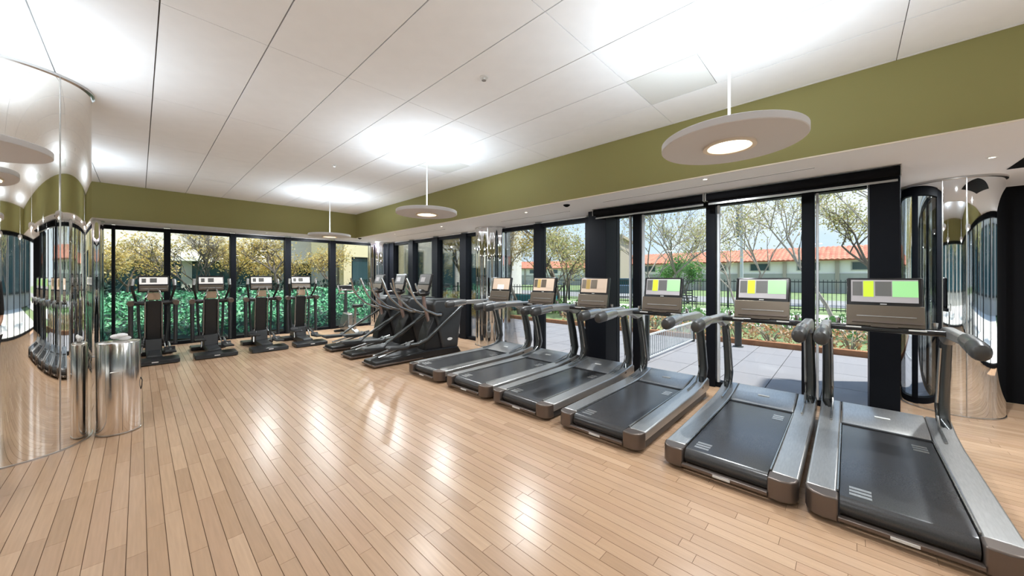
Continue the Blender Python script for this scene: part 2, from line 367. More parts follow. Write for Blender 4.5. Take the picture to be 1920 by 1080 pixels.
def area(name, loc, size, e, col, up=False):
    l = bpy.data.lights.new(name, 'AREA'); l.shape = 'DISK'; l.size = size; l.energy = e; l.color = col
    o = bpy.data.objects.new(name, l); COL.objects.link(o); o.location = loc; o.rotation_euler = (PI if up else 0, 0, 0); return o
base = pendant()
PG = 'round disc pendant lamps'
spots = [(2.64, .56, 'round white disc pendant lamp hanging nearest, over the near treadmills'),
         (2.70, 4.16, 'round white disc pendant lamp, middle one, over the far treadmills'),
         (2.78, 7.95, 'round white disc pendant lamp, smallest and farthest, near the olive corner'),
         (-.83, 4.18, 'round white disc pendant lamp cut by the left edge before the mirror column'),
         (-.83, .56, 'round disc pendant lamp of the left row, outside the frame'),
         (-.90, 7.95, 'round disc pendant lamp hidden behind the large mirror column'),
         (2.64, -3.0, 'round disc pendant lamp of the right row behind the camera'),
         (-.83, -3.0, 'round disc pendant lamp of the left row behind the camera')]
for i, (px, py, lab) in enumerate(spots):
    o = base if i == 0 else copy_tree(base)
    o.location = (px, py, 2.352); tag(o, lab, 'lamp', PG)
    area('lamp_light', (px, py, 2.335), .21, LAMP_DOWN, (.95, .98, 1))
    area('lamp_uplight', (px, py, 2.44), .78, LAMP_UP, (.78, .90, 1), True)

# ------------------------------------------------------------------ small ceiling things
for x0, y0, lab in [(2.06, 2.29, 'small sprinkler head in the white ceiling, the nearer one'), (2.08, 5.76, 'small sprinkler head in the white ceiling, the farther one')]:
    t = tag(empty('sprinkler', (x0, y0, ZC-.004)), lab, 'sprinkler', 'ceiling sprinklers')
    MB().lathe([(.038, .004), (.036, 0), (.012, -.004), (.010, -.02), (.001, -.02)], 20, caps=False).build('escutcheon', 'plate_white', t, smooth=True)
    MB().lathe([(.001, -.020), (.020, -.022), (.020, -.025), (.001, -.026)], 16, caps=False).build('deflector', 'steel_edge', t)
t = tag(empty('smoke_detector', (4.40, 3.05, ZL-.0)), 'small black domed detector on the low ceiling by the blinds', 'detector', 'ceiling detectors')
MB().lathe([(.05, 0), (.048, -.012), (.02, -.03), (.001, -.032)], 20, caps=False).build('dome', 'black_matte', t, smooth=True)
o = copy_tree(t); o.location = (4.23, 9.85, ZL); o['label'] = 'small black domed detector in the far corner of the low ceiling'
for x0, y0, lab in [(4.30, 1.144, 'small recessed spotlight in the low ceiling between lamp and blind'), (5.289, -.94, 'small recessed spotlight in the low ceiling above the right column'), (4.9, 10.3, 'small recessed spotlight in the low ceiling near the far corner'), (2.15, 10.3, 'small recessed spotlight over the back windows, the nearer to the mirror column'), (3.3, 10.3, 'small added recessed spotlight over the back windows, near the fourth cross trainer'), (4.45, 3.9, 'small added recessed spotlight above the treadmills with dim screens'), (4.45, 6.3, 'small added recessed spotlight above the nearest elliptical of the side row'), (4.45, 8.3, 'small added recessed spotlight above the side row ellipticals, farther one'), (4.6, -2.2, 'small added recessed spotlight in the low ceiling behind the camera')]:
    t = tag(empty('downlight', (x0, y0, ZL)), lab, 'downlight', 'recessed downlights')
    MB().lathe([(.036, 0), (.034, -.004), (.022, -.003), (.020, 0)], 24, caps=False).build('trim_ring', 'plate_white', t, smooth=True)
    MB().lathe([(.001, -.001), (.021, -.001)], 20, caps=False).build('lens', 'lamp_glow', t)
    area('added_spot_light', (x0, y0, ZL-.006), .05, SPOT, (.90, .96, 1))  # light added at the downlights to brighten the low ceiling and floor
for y0, y1, x0, lab in [(.24, 2.55, 4.58, 'long thin slot air vent in the low ceiling before the blinds'), (3.3, 4.9, 4.85, 'thin slot air vent in the low ceiling near the middle mirror column'), (6.6, 8.8, 4.75, 'thin slot air vent in the low ceiling, the farthest')]:
    t = tag(empty('slot_vent', (x0, y0, ZL)), lab, 'vent', 'slot vents')
    box('slot', 'black_matte', -.008, .008, 0, y1-y0, -.003, 0, t); box('flange', 'white_paint', -.02, -.009, 0, y1-y0, -.004, 0, t); box('flange', 'white_paint', .009, .02, 0, y1-y0, -.004, 0, t)
t = tag(empty('ceiling_recess', (5.5, -1.15, ZL)), 'dark square recess in the low ceiling at the right edge', 'vent')
box('dark_panel', 'black_matte', -.3, .47, -.9, 0, -.004, -.001, t)
struct(box('trim_20', 'white_metal', 5.18, 5.20, -.375, -.37, 0, ZL-.1))

# ------------------------------------------------------------------ treadmill
def tread_mill(screen=0):
    t = empty('treadmill')
    for s in (1, -1):
        # side rail: flat foot platform, rising to a shoulder at the front
        y0, y1 = (.275, .425) if s > 0 else (-.425, -.275)
        pr = [(.11, .085), (.11, .165), (1.45, .178), (1.72, .20), (1.98, .25), (2.04, .22), (2.04, .10), (1.9, .085)]
        MB().prism(pr, y0, y1).build('side_rail', 'tread_silver', t, bevel=.012)
        box('rail_skirt', 'tread_dark', .12, 1.95, min(y0, y1)+.012, max(y0, y1)-.012, .02, .085, t, .005)
        yo = s*.425; yi = s*.268
        c = [(.11, yi), (.0, yi), (-.005, s*.34), (.01, s*.385), (.045, s*.415), (.11, yo+.004*s)]
        if s > 0: c = c[::-1]
        MB().prism(c, .028, .168, 'z').build('end_cap', 'tread_bronze', t, bevel=.010)
        box('edge_strip', 'light_metal', .12, 1.5, s*.272-.004, s*.272+.004, .165, .176, t)
    # belt loop with rounded rear
    pr = [(.10, .035)]+[(.095-.058*math.sin(a), .103-.058*math.cos(a)) for a in [PI*k/8 for k in range(9)]]+[(1.52, .168), (1.52, .035)]
    MB().prism(pr, -.262, .262).build('running_belt', 'belt', t, smooth=True)
    box('belt_border', 'rubber', 1.50, 1.535, -.27, .27, .15, .176, t)
    MB().prism([(.02, .028), (-.012, .045), (-.012, .068), (.03, .068)], -.27, .27).build('rear_bumper', 'tread_bronze', t, bevel=.005)
    box('label_plate', 'plate_white', -.016, -.012, -.055, .055, .047, .063, t)
    box('undercarriage', 'rubber', .1, 1.9, -.26, .26, .012, .034, t)
    MB().prism([(1.535, .165), (1.60, .19), (1.98, .25), (2.08, .19), (2.08, .05), (1.535, .05)], -.27, .27).build('motor_cover', 'tread_silver', t, bevel=.012)
    box('badge', 'plate_white', -.012, .012, -.05, .05, -.002, .002, t).matrix_local = Matrix.Translation((1.76, 0, .2195)) @ Matrix.Rotation(-.16, 4, 'Y')
    for sy in (.17, -.17):
        mb = MB()
        for k in range(3): mb.box(.13+k*.045, .16+k*.045, sy-.05, sy+.05, .1612, .1632)
        if sy > 0: mb.build('belt_marking', 'tread_silver', t)
    mb = MB()
    for k in range(3): mb.box(1.22+k*.05, 1.25+k*.05, -.22, -.14, .1665, .1685)
    mb.build('belt_marking', 'tread_silver', t)
    for s in (1, -1):
        y = s*.375
        MB().tube([(1.55, y, .155), (1.78, y, .17), (1.93, y, .23), (1.985, y, .36), (1.93, y, .62), (1.85, y, .86), (1.79, y, 1.0)], [.035, .055, .07, .075, .068, .064, .055], 14, sx=.60, sy=1, up=(1, 0, 0)).build('upright', 'upright_grey', t, smooth=True)
        MB().tube([(1.50, y-.037*s, .19), (1.80, y-.037*s, .215), (1.90, y-.037*s, .29), (1.925, y-.037*s, .40), (1.87, y-.036*s, .64), (1.79, y-.034*s, .9)], .010, 8).build('upright_edge', 'light_metal', t, smooth=True)
        MB().prism([(1.86, .96), (1.84, 1.05), (1.72, 1.085), (1.10, 1.088), (1.10, 1.02), (1.55, 1.0), (1.70, .94)], y-.036, y+.036).build('handrail', 'tread_silver', t, bevel=.018)
        MB().tube([(1.12, y, 1.054), (1.02, y, 1.052), (.84, y, 1.040)], [.043, .052, .054], 16, sx=.88, sy=1.1).build('grip', 'light_metal', t, smooth=True)
        MB().tube([(.845, y, 1.040), (.74, y, 1.032), (.70, y, 1.028), (.685, y, 1.026)], [.055, .055, .046, .025], 16, sx=.88, sy=1.1).build('grip_cap', 'grip_dark', t, smooth=True)
        MB().tube([(1.62, y*.78, 1.07), (1.62, y*.78, 1.12)], [.014, .02], 10).build('control_lever', 'light_metal', t, smooth=True)
    box('crossbar', 'bezel', 1.52, 1.66, -.36, .36, 1.02, 1.065, t, .015)
    box('control_strip', 'tread_bronze', 1.515, 1.60, -.08, .08, 1.066, 1.072, t); box('control_pad', 'plate_white', 1.516, 1.522, .14, .24, 1.05, 1.062, t)
    box('control_pad', 'plate_white', 1.516, 1.522, -.24, -.14, 1.05, 1.062, t)
    # console, leaning forward at the top
    M = Matrix.Translation((1.575, 0, 1.065)) @ Matrix.Rotation(.20, 4, 'Y')
    def cb(n, m, *a, bev=0):
        o = box(n, m, *a, t, bev); o.matrix_local = M; return o
    cb('console_housing', 'bezel', .005, .05, -.235, .235, .02, .435, bev=.012)
    cb('console_panel', 'console_brown', -.012, .006, -.237, .237, .0, .185, bev=.004)
    cb('console_shelf', 'tread_bronze', -.03, .0, -.22, .20, .03, .045)
    cb('console_vent', 'light_metal', -.016, -.012, -.19, .17, .085, .092); cb('console_badge', 'plate_white', -.002, .003, -.02, .02, .196, .202)
    mb = MB(); d = (-.002, .004)
    W0, W1, z0, z1 = -.205, .205, .215, .415
    mb.box(.000, .0045, W0, W1, z0, z1, 0)
    if screen != 2:
        for (a, b, za, zb, m) in [(.195, .13, .27, .40, 1), (.125, .06, .262, .405, 2), (.05, -.05, .27, .40, 1), (-.055, -.205, .265, .405, 3)]:
            mb.box(-.0015, .0, min(a, b), max(a, b), za, zb, m)
    else: mb.box(-.0015, 0, -.08, .08, .215, .30, 1)
    ms = {0: ['screen_pale', 'screen_grey', 'screen_lime', 'screen_green'], 1: ['screen_tan', 'console_brown', 'leaf_gold', 'screen_tan'], 2: ['screen_tan', 'screen_white', 'screen_tan', 'screen_tan']}[screen]  # blank far screen: tan reflection painted as a glowing colour
    o = mb.build('screen', ms, t); o.matrix_local = M
    return t
TG = 'treadmills along the window wall'
tl = [(-.225, 0, 'nearest treadmill with lit green screen, cut by the lower right corner'),
      (.66, 0, 'second nearest treadmill with lit green screen, left of the nearest'),
      (1.685, 0, 'third nearest treadmill with lit green screen, in line with the narrow window'),
      (2.66, 1, 'treadmill with tan tiled screen before the black window pillar'),
      (3.58, 1, 'treadmill with tilted dim screen, second from the mirror column'),
      (4.56, 2, 'farthest treadmill, beside the ellipticals, with tan reflection painted on its blank screen')]
bases = {}
for yc, sc, lab in tl:
    if sc not in bases: t = bases[sc] = tread_mill(sc)
    else: t = copy_tree(bases[sc])
    t.location = (2.88, yc, 0); tag(t, lab, 'treadmill', TG)

# ------------------------------------------------------------------ elliptical trainer (side row)
def elliptical():
    t = empty('elliptical_trainer')
    MB().prism([(0, .03), (.02, .10), (.5, .13), (1.0, .15), (1.7, .14), (1.78, .02), (.03, .015)], -.22, .22).build('base_frame', 'machine_black', t, bevel=.02)
    MB().prism([(-.012, .025), (-.012, .055), (.9, .05), (.9, .025)], -.232, .232).build('base_trim', 'tread_bronze', t, bevel=.005)
    for s in (1, -1): MB().tube([(.12, s*.10, .15), (.9, s*.10, .30)], .018, 8).build('guide_rail', 'light_metal', t, smooth=True)
    MB().prism([(1.36, .12), (1.72, .10), (1.84, .98), (1.80, 1.05), (1.20, 1.07), (1.14, .98), (1.26, .55)], -.19, .19).build('flywheel_housing', 'machine_grey', t, bevel=.04)
    MB().prism([(1.19, 1.055), (1.82, 1.04), (1.80, 1.065), (1.21, 1.082)], -.17, .17).build('housing_cap', 'upright_grey', t, bevel=.008)
    mb = MB(); mb.lathe([(.001, 0), (.06, 0), (.06, .004), (.001, .005)], 24, caps=False); o = mb.build('badge', 'plate_white', t); o.matrix_local = Matrix.Translation((1.52, -.19, .30)) @ Matrix.Rotation(PI/2, 4, 'X') @ Matrix.Diagonal((1, .45, 1, 1))
    MB().prism([(.98, .13), (1.45, .12), (1.45, .70), (1.18, .74), (1.04, .45)], -.14, .14).build('drive_cover', 'machine_black', t, bevel=.03)
    MB().tube([(1.20, 0, .55), (1.08, 0, .95), (1.04, 0, 1.26)], [.045, .04, .035], 12, sx=1.2, sy=.8).build('console_post', 'post_mauve', t, smooth=True)
    MB().ball((1.05, 0, 1.2), (.12, .15, .07)).build('post_collar', 'machine_black', t, smooth=True)
    M = Matrix.Translation((1.02, 0, 1.23)) @ Matrix.Rotation(.28, 4, 'Y')
    for n, m, a, bev in [('console_housing', 'bezel', (0, .04, -.2, .2, 0, .34), .012), ('console_panel', 'console_brown', (-.008, .001, -.19, .19, .01, .12), .003), ('screen', 'grip_grey', (-.006, .001, -.18, .18, .14, .32), 0), ('screen_tile', 'screen_pale', (-.009, -.005, -.02, .12, .18, .27), 0)]:
        o = box(n, m, *a, t, bev); o.matrix_local = M
    for s in (1, -1):
        MB().tube([(.56, s*.24, 1.47), (.60, s*.27, 1.36), (.63, s*.29, 1.24), (.72, s*.29, 1.08), (.92, s*.28, .90), (1.16, s*.26, .80), (1.28, s*.23, .79)], [.02, .022, .022, .02, .02, .024, .03], 10).build('moving_handle', 'light_metal', t, smooth=True)
        MB().tube([(1.05, s*.10, 1.20), (.88, s*.16, 1.20), (.80, s*.17, 1.30), (.79, s*.15, 1.38)], .015, 8).build('fixed_handle', 'light_metal', t, smooth=True)
        MB().tube([(1.28, s*.19, .79), (1.28, s*.25, .79)], .05, 16).build('pivot_cap', 'machine_black', t, smooth=True)
    # left leg back and down, right leg forward
    for s, pth, px, pz in [(1, [(1.30, .215, .80), (.75, .215, .50), (.36, .20, .28)], .16, .26), (-1, [(1.76, -.235, .92), (1.30, -.235, .60), (.98, -.235, .36), (.80, -.22, .30), (.55, -.20, .30)], .42, .29)]:
        MB().tube(pth, .024 if s > 0 else .032, 10).build('pedal_arm', 'upright_grey', t, smooth=True)
        MB().prism([(px-.19, pz), (px-.16, pz+.035), (px+.16, pz+.015), (px+.21, pz+.06), (px+.23, pz+.05), (px+.17, pz-.03), (px-.14, pz-.03)], s*.19-.085, s*.19+.085).build('pedal', 'machine_grey', t, bevel=.012)
    MB().ball((1.77, -.235, .93), (.04, .03, .04)).build('crank_joint', 'light_metal', t, smooth=True)
    return t
e0 = elliptical()
for i, (yc, lab) in enumerate([(5.79, 'elliptical trainer beside the farthest treadmill, nearest of the side row'), (6.70, 'elliptical trainer in the middle of the side row of three'), (7.64, 'elliptical trainer farthest in the side row, next to the bike')]):
    o = e0 if i == 0 else copy_tree(e0); o.location = (2.63, yc, 0); tag(o, lab, 'elliptical', 'elliptical trainers in the side row')

# ------------------------------------------------------------------ cross trainer (row before the back windows)
def cross_trainer():
    t = empty('cross_trainer')
    MB().prism([(0, .01), (.01, .075), (.33, .09), (.36, .01)], -.31, .31).build('rear_foot', 'machine_black', t, bevel=.012)
    box('foot_trim', 'machine_grey', -.006, .0, -.30, .30, .015, .03, t); box('label_plate', 'plate_white', -.010, -.002, -.04, .04, .045, .06, t)
    MB().prism([(.3, .02), (.3, .12), (1.3, .16), (1.35, .02)], -.10, .10).build('spine', 'machine_grey', t, bevel=.02)
    MB().prism([(1.1, .01), (1.1, .08), (1.42, .08), (1.42, .01)], -.28, .28).build('front_foot', 'machine_black', t, bevel=.015)
    MB().prism([(.92, .10), (1.30, .10), (1.25, .7), (.98, 1.04), (.82, 1.06), (.86, .6)], -.105, .105).build('flywheel_housing', 'machine_black', t, bevel=.02)
    MB().prism([(.80, .12), (.92, .12), (.90, .34), (.84, .34)], -.11, .11).build('lower_panel', 'machine_grey', t, bevel=.01)
    for s in (1, -1):
        MB().tube([(.72, s*.16, .12), (.80, s*.145, .25), (.85, s*.115, .38), (.84, s*.112, .7), (.80, s*.112, 1.03)], .012, 8).build('edge_trim', 'light_metal', t, smooth=True)
        MB().tube([(.86, s*.10, 1.01), (.84, s*.22, 1.02), (.80, s*.29, 1.03)], [.035, .04, .045], 12).build('shoulder_arm', 'machine_grey', t, smooth=True)
        MB().tube([(.80, s*.285, 1.03), (.70, s*.295, 1.025), (.64, s*.295, 1.02)], [.045, .05, .045], 12).build('shoulder_cap', 'tread_bronze', t, smooth=True)
        MB().tube([(.76, s*.29, 1.0), (.74, s*.29, .6), (.72, s*.285, .24)], [.035, .032, .03], 10, sx=1, sy=1.3).build('swing_arm', 'machine_grey', t, smooth=True)
        MB().tube([(.92, s*.20, 1.0), (.90, s*.19, .6), (.86, s*.17, .28)], .022, 8).build('link_rod', 'upright_grey', t, smooth=True)
        MB().tube([(.84, s*.22, 1.04), (.72, s*.25, 1.18), (.66, s*.275, 1.30), (.68, s*.265, 1.45)], [.018, .02, .022, .02], 10).build('moving_handle', 'machine_black', t, smooth=True)
        MB().tube([(.662, s*.274, 1.34), (.68, s*.265, 1.46)], .026, 10).build('handle_grip', 'light_metal', t, smooth=True)
        MB().tube([(.78, s*.06, 1.27), (.68, s*.07, 1.24), (.66, s*.10, 1.13), (.74, s*.115, 1.06)], .014, 8).build('fixed_handle', 'light_metal', t, smooth=True)
        px, pz = (.42, .30) if s > 0 else (.34, .16)
        MB().prism([(px-.17, pz), (px-.17, pz+.03), (px+.15, pz+.02), (px+.2, pz+.07), (px+.2, pz-.02)], s*.20-.075, s*.20+.075).build('pedal', 'machine_black', t, bevel=.01)
        MB().tube([(px+.05, s*.20, pz), (.86, s*.2, .26), (.74, s*.285, .26)], .022, 8).build('pedal_arm', 'light_metal', t, smooth=True)
        MB().tube([(1.0, s*.105, .30), (1.0, s*.15, .30)], .09, 20).build('crank_disc', 'machine_grey', t, smooth=True)
    M = Matrix.Translation((.80, 0, 1.06)) @ Matrix.Rotation(.12, 4, 'Y')
    o = box('tray', 'tan_panel', -.02, .02, -.085, .085, .01, .15, t, .01); o.matrix_local = M
    M = Matrix.Translation((.78, 0, 1.22)) @ Matrix.Rotation(.20, 4, 'Y')
    for n, m, a, bev in [('console_housing', 'bezel', (0, .05, -.205, .205, 0, .31), .012), ('console_panel', 'console_brown', (-.008, .001, -.19, .19, .02, .12), .003), ('console_vent', 'light_metal', (-.012, -.007, -.17, .17, .055, .065), 0), ('screen', 'screen_white', (-.006, .001, -.185, .185, .145, .275), 0), ('screen_tile', 'screen_grey', (-.009, -.005, .10, .155, .175, .25), 0), ('screen_tile', 'screen_grey', (-.009, -.005, -.04, .05, .175, .255), 0)]:
        o = box(n, m, *a, t, bev); o.matrix_local = M
    return t
c0 = cross_trainer()
for i, (xc, yy, lab) in enumerate([(.19, 8.50, 'cross trainer before the back windows, closest to the steel bin'), (1.0, 8.46, 'cross trainer before the back windows, second from the left'), (1.83, 8.40, 'cross trainer before the back windows, third from the left'), (2.59, 8.40, 'cross trainer before the back windows, rightmost of the four')]):
    o = c0 if i == 0 else copy_tree(c0); o.location = (xc, yy, 0); o.rotation_euler = (0, 0, PI/2); tag(o, lab, 'cross trainer', 'cross trainers before the back windows')

# ------------------------------------------------------------------ exercise bike
t = tag(empty('exercise_bike', (3.86, 9.05, 0), PI/2), 'upright exercise bike alone in the far corner by the back window', 'bike')
box('rear_foot', 'machine_black', 0, .08, -.25, .25, 0, .06, t, .015); box('front_foot', 'machine_black', 1.0, 1.08, -.22, .22, 0, .06, t, .015)
MB().prism([(.05, .05), (.12, .12), (.5, .2), (.5, .52), (.85, .55), (1.06, .3), (1.06, .05)], -.07, .07).build('frame_body', 'light_metal', t, bevel=.03)
MB().tube([(.25, 0, .12), (.2, 0, .72)], [.04, .03], 10).build('seat_post', 'light_metal', t, smooth=True)
MB().prism([(.02, .12), (.05, .14), (.3, .03), (.32, 0), (.3, -.03), (.05, -.14), (.02, -.12)][::-1], .72, .79, 'z').build('seat', 'machine_black', t, bevel=.02)
MB().tube([(.85, 0, .45), (.82, 0, 1.15)], [.05, .035], 10).build('console_post', 'machine_grey', t, smooth=True)
for s in (1, -1):
    MB().tube([(.82, 0, 1.05), (.8, s*.2, 1.07), (.62, s*.24, 1.12), (.52, s*.22, 1.2)], .016, 8).build('handlebar', 'light_metal', t, smooth=True)
    MB().tube([(.6, s*.07, .34), (.6+s*.05, s*.14, .34-s*.15)], .015, 8).build('crank', 'light_metal', t, smooth=True)
    box('pedal', 'machine_black', .55+s*.05, .66+s*.05, s*.18-.05, s*.18+.05, .32-s*.15, .35-s*.15, t, .006)
M = Matrix.Translation((.78, 0, 1.14)) @ Matrix.Rotation(.6, 4, 'Y')
for n, m, a, bev in [('console_housing', 'light_metal', (0, .04, -.20, .20, 0, .17), .015), ('screen', 'bezel', (-.004, .002, -.17, .17, .03, .14), 0)]:
    o = box(n, m, *a, t, bev); o.matrix_local = M

# ------------------------------------------------------------------ stainless bin with wipes
t = tag(empty('wipes_bin', (-.135, 5.15, 0)), 'round brushed steel wipes bin standing against the large mirror column', 'bin')
MB().lathe([(.142, 0), (.146, .012), (.150, .02), (.150, .862), (.146, .872), (.135, .876), (.05, .878), (.048, .872), (.001, .872)], 56, caps=False).build('body', 'steel', t, smooth=True)
MB().lathe([(.152, .008), (.152, .018), (.148, .02)], 48, caps=False).build('base_ring', 'steel_edge', t, smooth=True)
MB().tube([(-.05+.03*k, -.149-.004*math.sin(k*PI/2)*0-(.002 if 0 < k < 2 else 0), .60) for k in range(3)], .0045, 8).build('door_handle', 'steel_edge', t, smooth=True)
box('door_seam', 'rubber', .028, .030, -.1475, -.146, .04, .60, t)
MB().tube([(.147, -.02, .50), (.158, -.03, .47), (.156, -.03, .42), (.149, -.02, .38)], .004, 6).build('side_latch', 'rubber', t, smooth=True)
mb = MB()
for k in range(5):
    a = k*1.25; mb.ball((.03*math.cos(a)+.01, .03*math.sin(a), .900+.008*k), (.045, .035, .022), 9, 6)
mb.build('wipe_tuft', 'paper', t, smooth=True)

# ------------------------------------------------------------------ person (stands left of the frame, seen in the mirror column)
def skin(name, verts, edges, m, parent, sub=2, root=0):
    me = bpy.data.meshes.new(name); me.from_pydata([v[0] for v in verts], edges, []); me.materials.append(MATS[m])
    o = link(name, me, parent); o.modifiers.new('skin', 'SKIN'); me.skin_vertices or None
    sv = me.skin_vertices[0].data
    for i, v in enumerate(verts):
        r = v[1]; sv[i].radius = r if isinstance(r, tuple) else (r, r); sv[i].use_root = (i == root)
    if sub:
        s = o.modifiers.new('sub', 'SUBSURF'); s.levels = s.render_levels = sub
    o.modifiers['skin'].use_smooth_shade = True
    return o
P = tag(empty('person', (-.93, 4.12, 0), math.radians(20)), 'person in black shirt and dark trousers, one forearm raised, by the mirror column', 'person')
J = [((0, 0, .96), (.15, .11)), ((0, 0, 1.12), (.13, .095)), ((0, 0, 1.30), (.16, .105)), ((0, .0, 1.43), (.12, .085)), ((0, 0, 1.50), (.052, .055)), ((0, .015, 1.57), (.055, .06)),
     ((.17, 0, 1.42), .058), ((.215, -.01, 1.14), .042), ((.20, .20, 1.07), .032), ((.19, .27, 1.07), .03),
     ((-.17, 0, 1.42), .058), ((-.22, -.02, 1.13), .042), ((-.23, .05, .87), .032), ((-.225, .07, .80), .03),
     ((.09, 0, .90), .09), ((.10, .01, .50), .062), ((.10, -.02, .09), .042), ((-.09, 0, .90), .09), ((-.11, .02, .50), .062), ((-.12, -.01, .09), .042)]
E_ = [(0, 1), (1, 2), (2, 3), (3, 4), (4, 5), (3, 6), (6, 7), (7, 8), (8, 9), (3, 10), (10, 11), (11, 12), (12, 13), (0, 14), (14, 15), (15, 16), (0, 17), (17, 18), (18, 19)]
body = skin('body', J, E_, 'skin', P)
g = lambda r, k: tuple(a+k for a in r) if isinstance(r, tuple) else r+k
sh = [0, 1, 2, 3, 6, 7, 10, 11]; ix = {a: i for i, a in enumerate(sh)}
vs = [(J[a][0], g(J[a][1], .016)) for a in sh]; vs[0] = ((0, 0, .93), (.165, .125))
skin('shirt', vs, [(ix[a], ix[b]) for a, b in E_ if a in ix and b in ix], 'shirt_black', P)
tr = [0, 14, 15, 16, 17, 18, 19]; ix = {a: i for i, a in enumerate(tr)}
skin('trousers', [(J[a][0], g(J[a][1], .018)) for a in tr], [(ix[a], ix[b]) for a, b in E_ if a in ix and b in ix], 'trouser', P)
mb = MB(); mb.ball((0, .02, 1.66), (.075, .095, .12), 24, 18)
mb.v = [(x_*(1-.25*max(0, (1.63-z_)/.1)), y_*(1-.15*max(0, (1.63-z_)/.1)), z_) for x_, y_, z_ in mb.v]
mb.ball((0, .118, 1.645), (.013, .02, .024), 8, 6); mb.ball((0, .105, 1.602), (.026, .012, .008), 8, 6)
for s in (1, -1): mb.ball((s*.076, .01, 1.65), (.012, .022, .034), 8, 6)
mb.build('head', 'skin', P, smooth=True)
for s in (1, -1): MB().ball((s*.03, .103, 1.668), (.013, .01, .008), 8, 6).build('eye', 'eye', P, smooth=True)
mb = MB(); mb.ball((0, .0, 1.69), (.084, .098, .105), 20, 14); mb.v = [(a, min(b, .075), max(c, 1.64 if b < 0 else 1.71)) for a, b, c in mb.v]; mb.build('hair', 'hair', P, smooth=True)
for hx, hy, hz, dx, dy, dz in [(.19, .27, 1.07, 0, 1, .1), (-.225, .07, .80, 0, .25, -1)]:
    d = Vector((dx, dy, dz)).normalized(); a = Vector((1, 0, 0)); b = a.cross(d)
    o_ = Vector((hx, hy, hz)); vs = [(o_-d*.02, (.026, .022)), (o_+d*.04, (.036, .018)), (o_+d*.085, (.036, .016))]; es = [(0, 1), (1, 2)]
    skin('hand', vs, es, 'skin', P)
    for f in range(4):
        L_ = [.068, .078, .072, .055][f]; p0 = o_+d*.08+a*(-.027+.018*f)
        skin('finger', [(p0, .0095), (p0+d*L_*.45-b*.006, .0088), (p0+d*L_*.8-b*.022, .008), (p0+d*L_*.95-b*.036, .007)], [(0, 1), (1, 2), (2, 3)], 'skin', P, 1)
    q = o_+d*.02-a*.03
    skin('thumb', [(q, .011), (q+d*.03-a*.02-b*.008, .010), (q+d*.055-a*.022-b*.02, .009)], [(0, 1), (1, 2)], 'skin', P, 1)
for s in (1, -1):
    MB().prism([(-.10, .0), (-.10, .07), (-.02, .10), (.08, .07), (.17, .05), (.185, .02), (.17, 0)], -.045, .045, 'x').build('shoe', 'shoe', P, bevel=.02, loc=(.11*s, .0, 0)).rotation_euler = (0, 0, 0)

# ------------------------------------------------------------------ outside: ground and terrace
struct(box('ground', 'grass', -60, 95, -70, 110, -.6, -.08))
tr_ = struct(box('terrace', 'paver_gap', XW+.12, 9.3, -.34, 11.6, -.30, -.03))
for i in range(4):
    x0 = XW+.14+i*.96; x1 = min(x0+.96, 9.28)
    for j in range(21):
        y0 = -.32+j*.57; MB().box(-(x1-x0)/2+.005, (x1-x0)/2-.005, -.28, .28, -.03, -.008).build('paver', 'paver', tr_, loc=((x0+x1)/2, y0+.285, 0))
struct(box('walkway', 'concrete', XL, XW, YB+.16, 11.6, -.30, -.02))
struct(box('path', 'concrete', 13.4, 19.0, -40, 60, -.08, -.04)); struct(box('road', 'road', 24, 31, -60, 80, -.08, -.05))

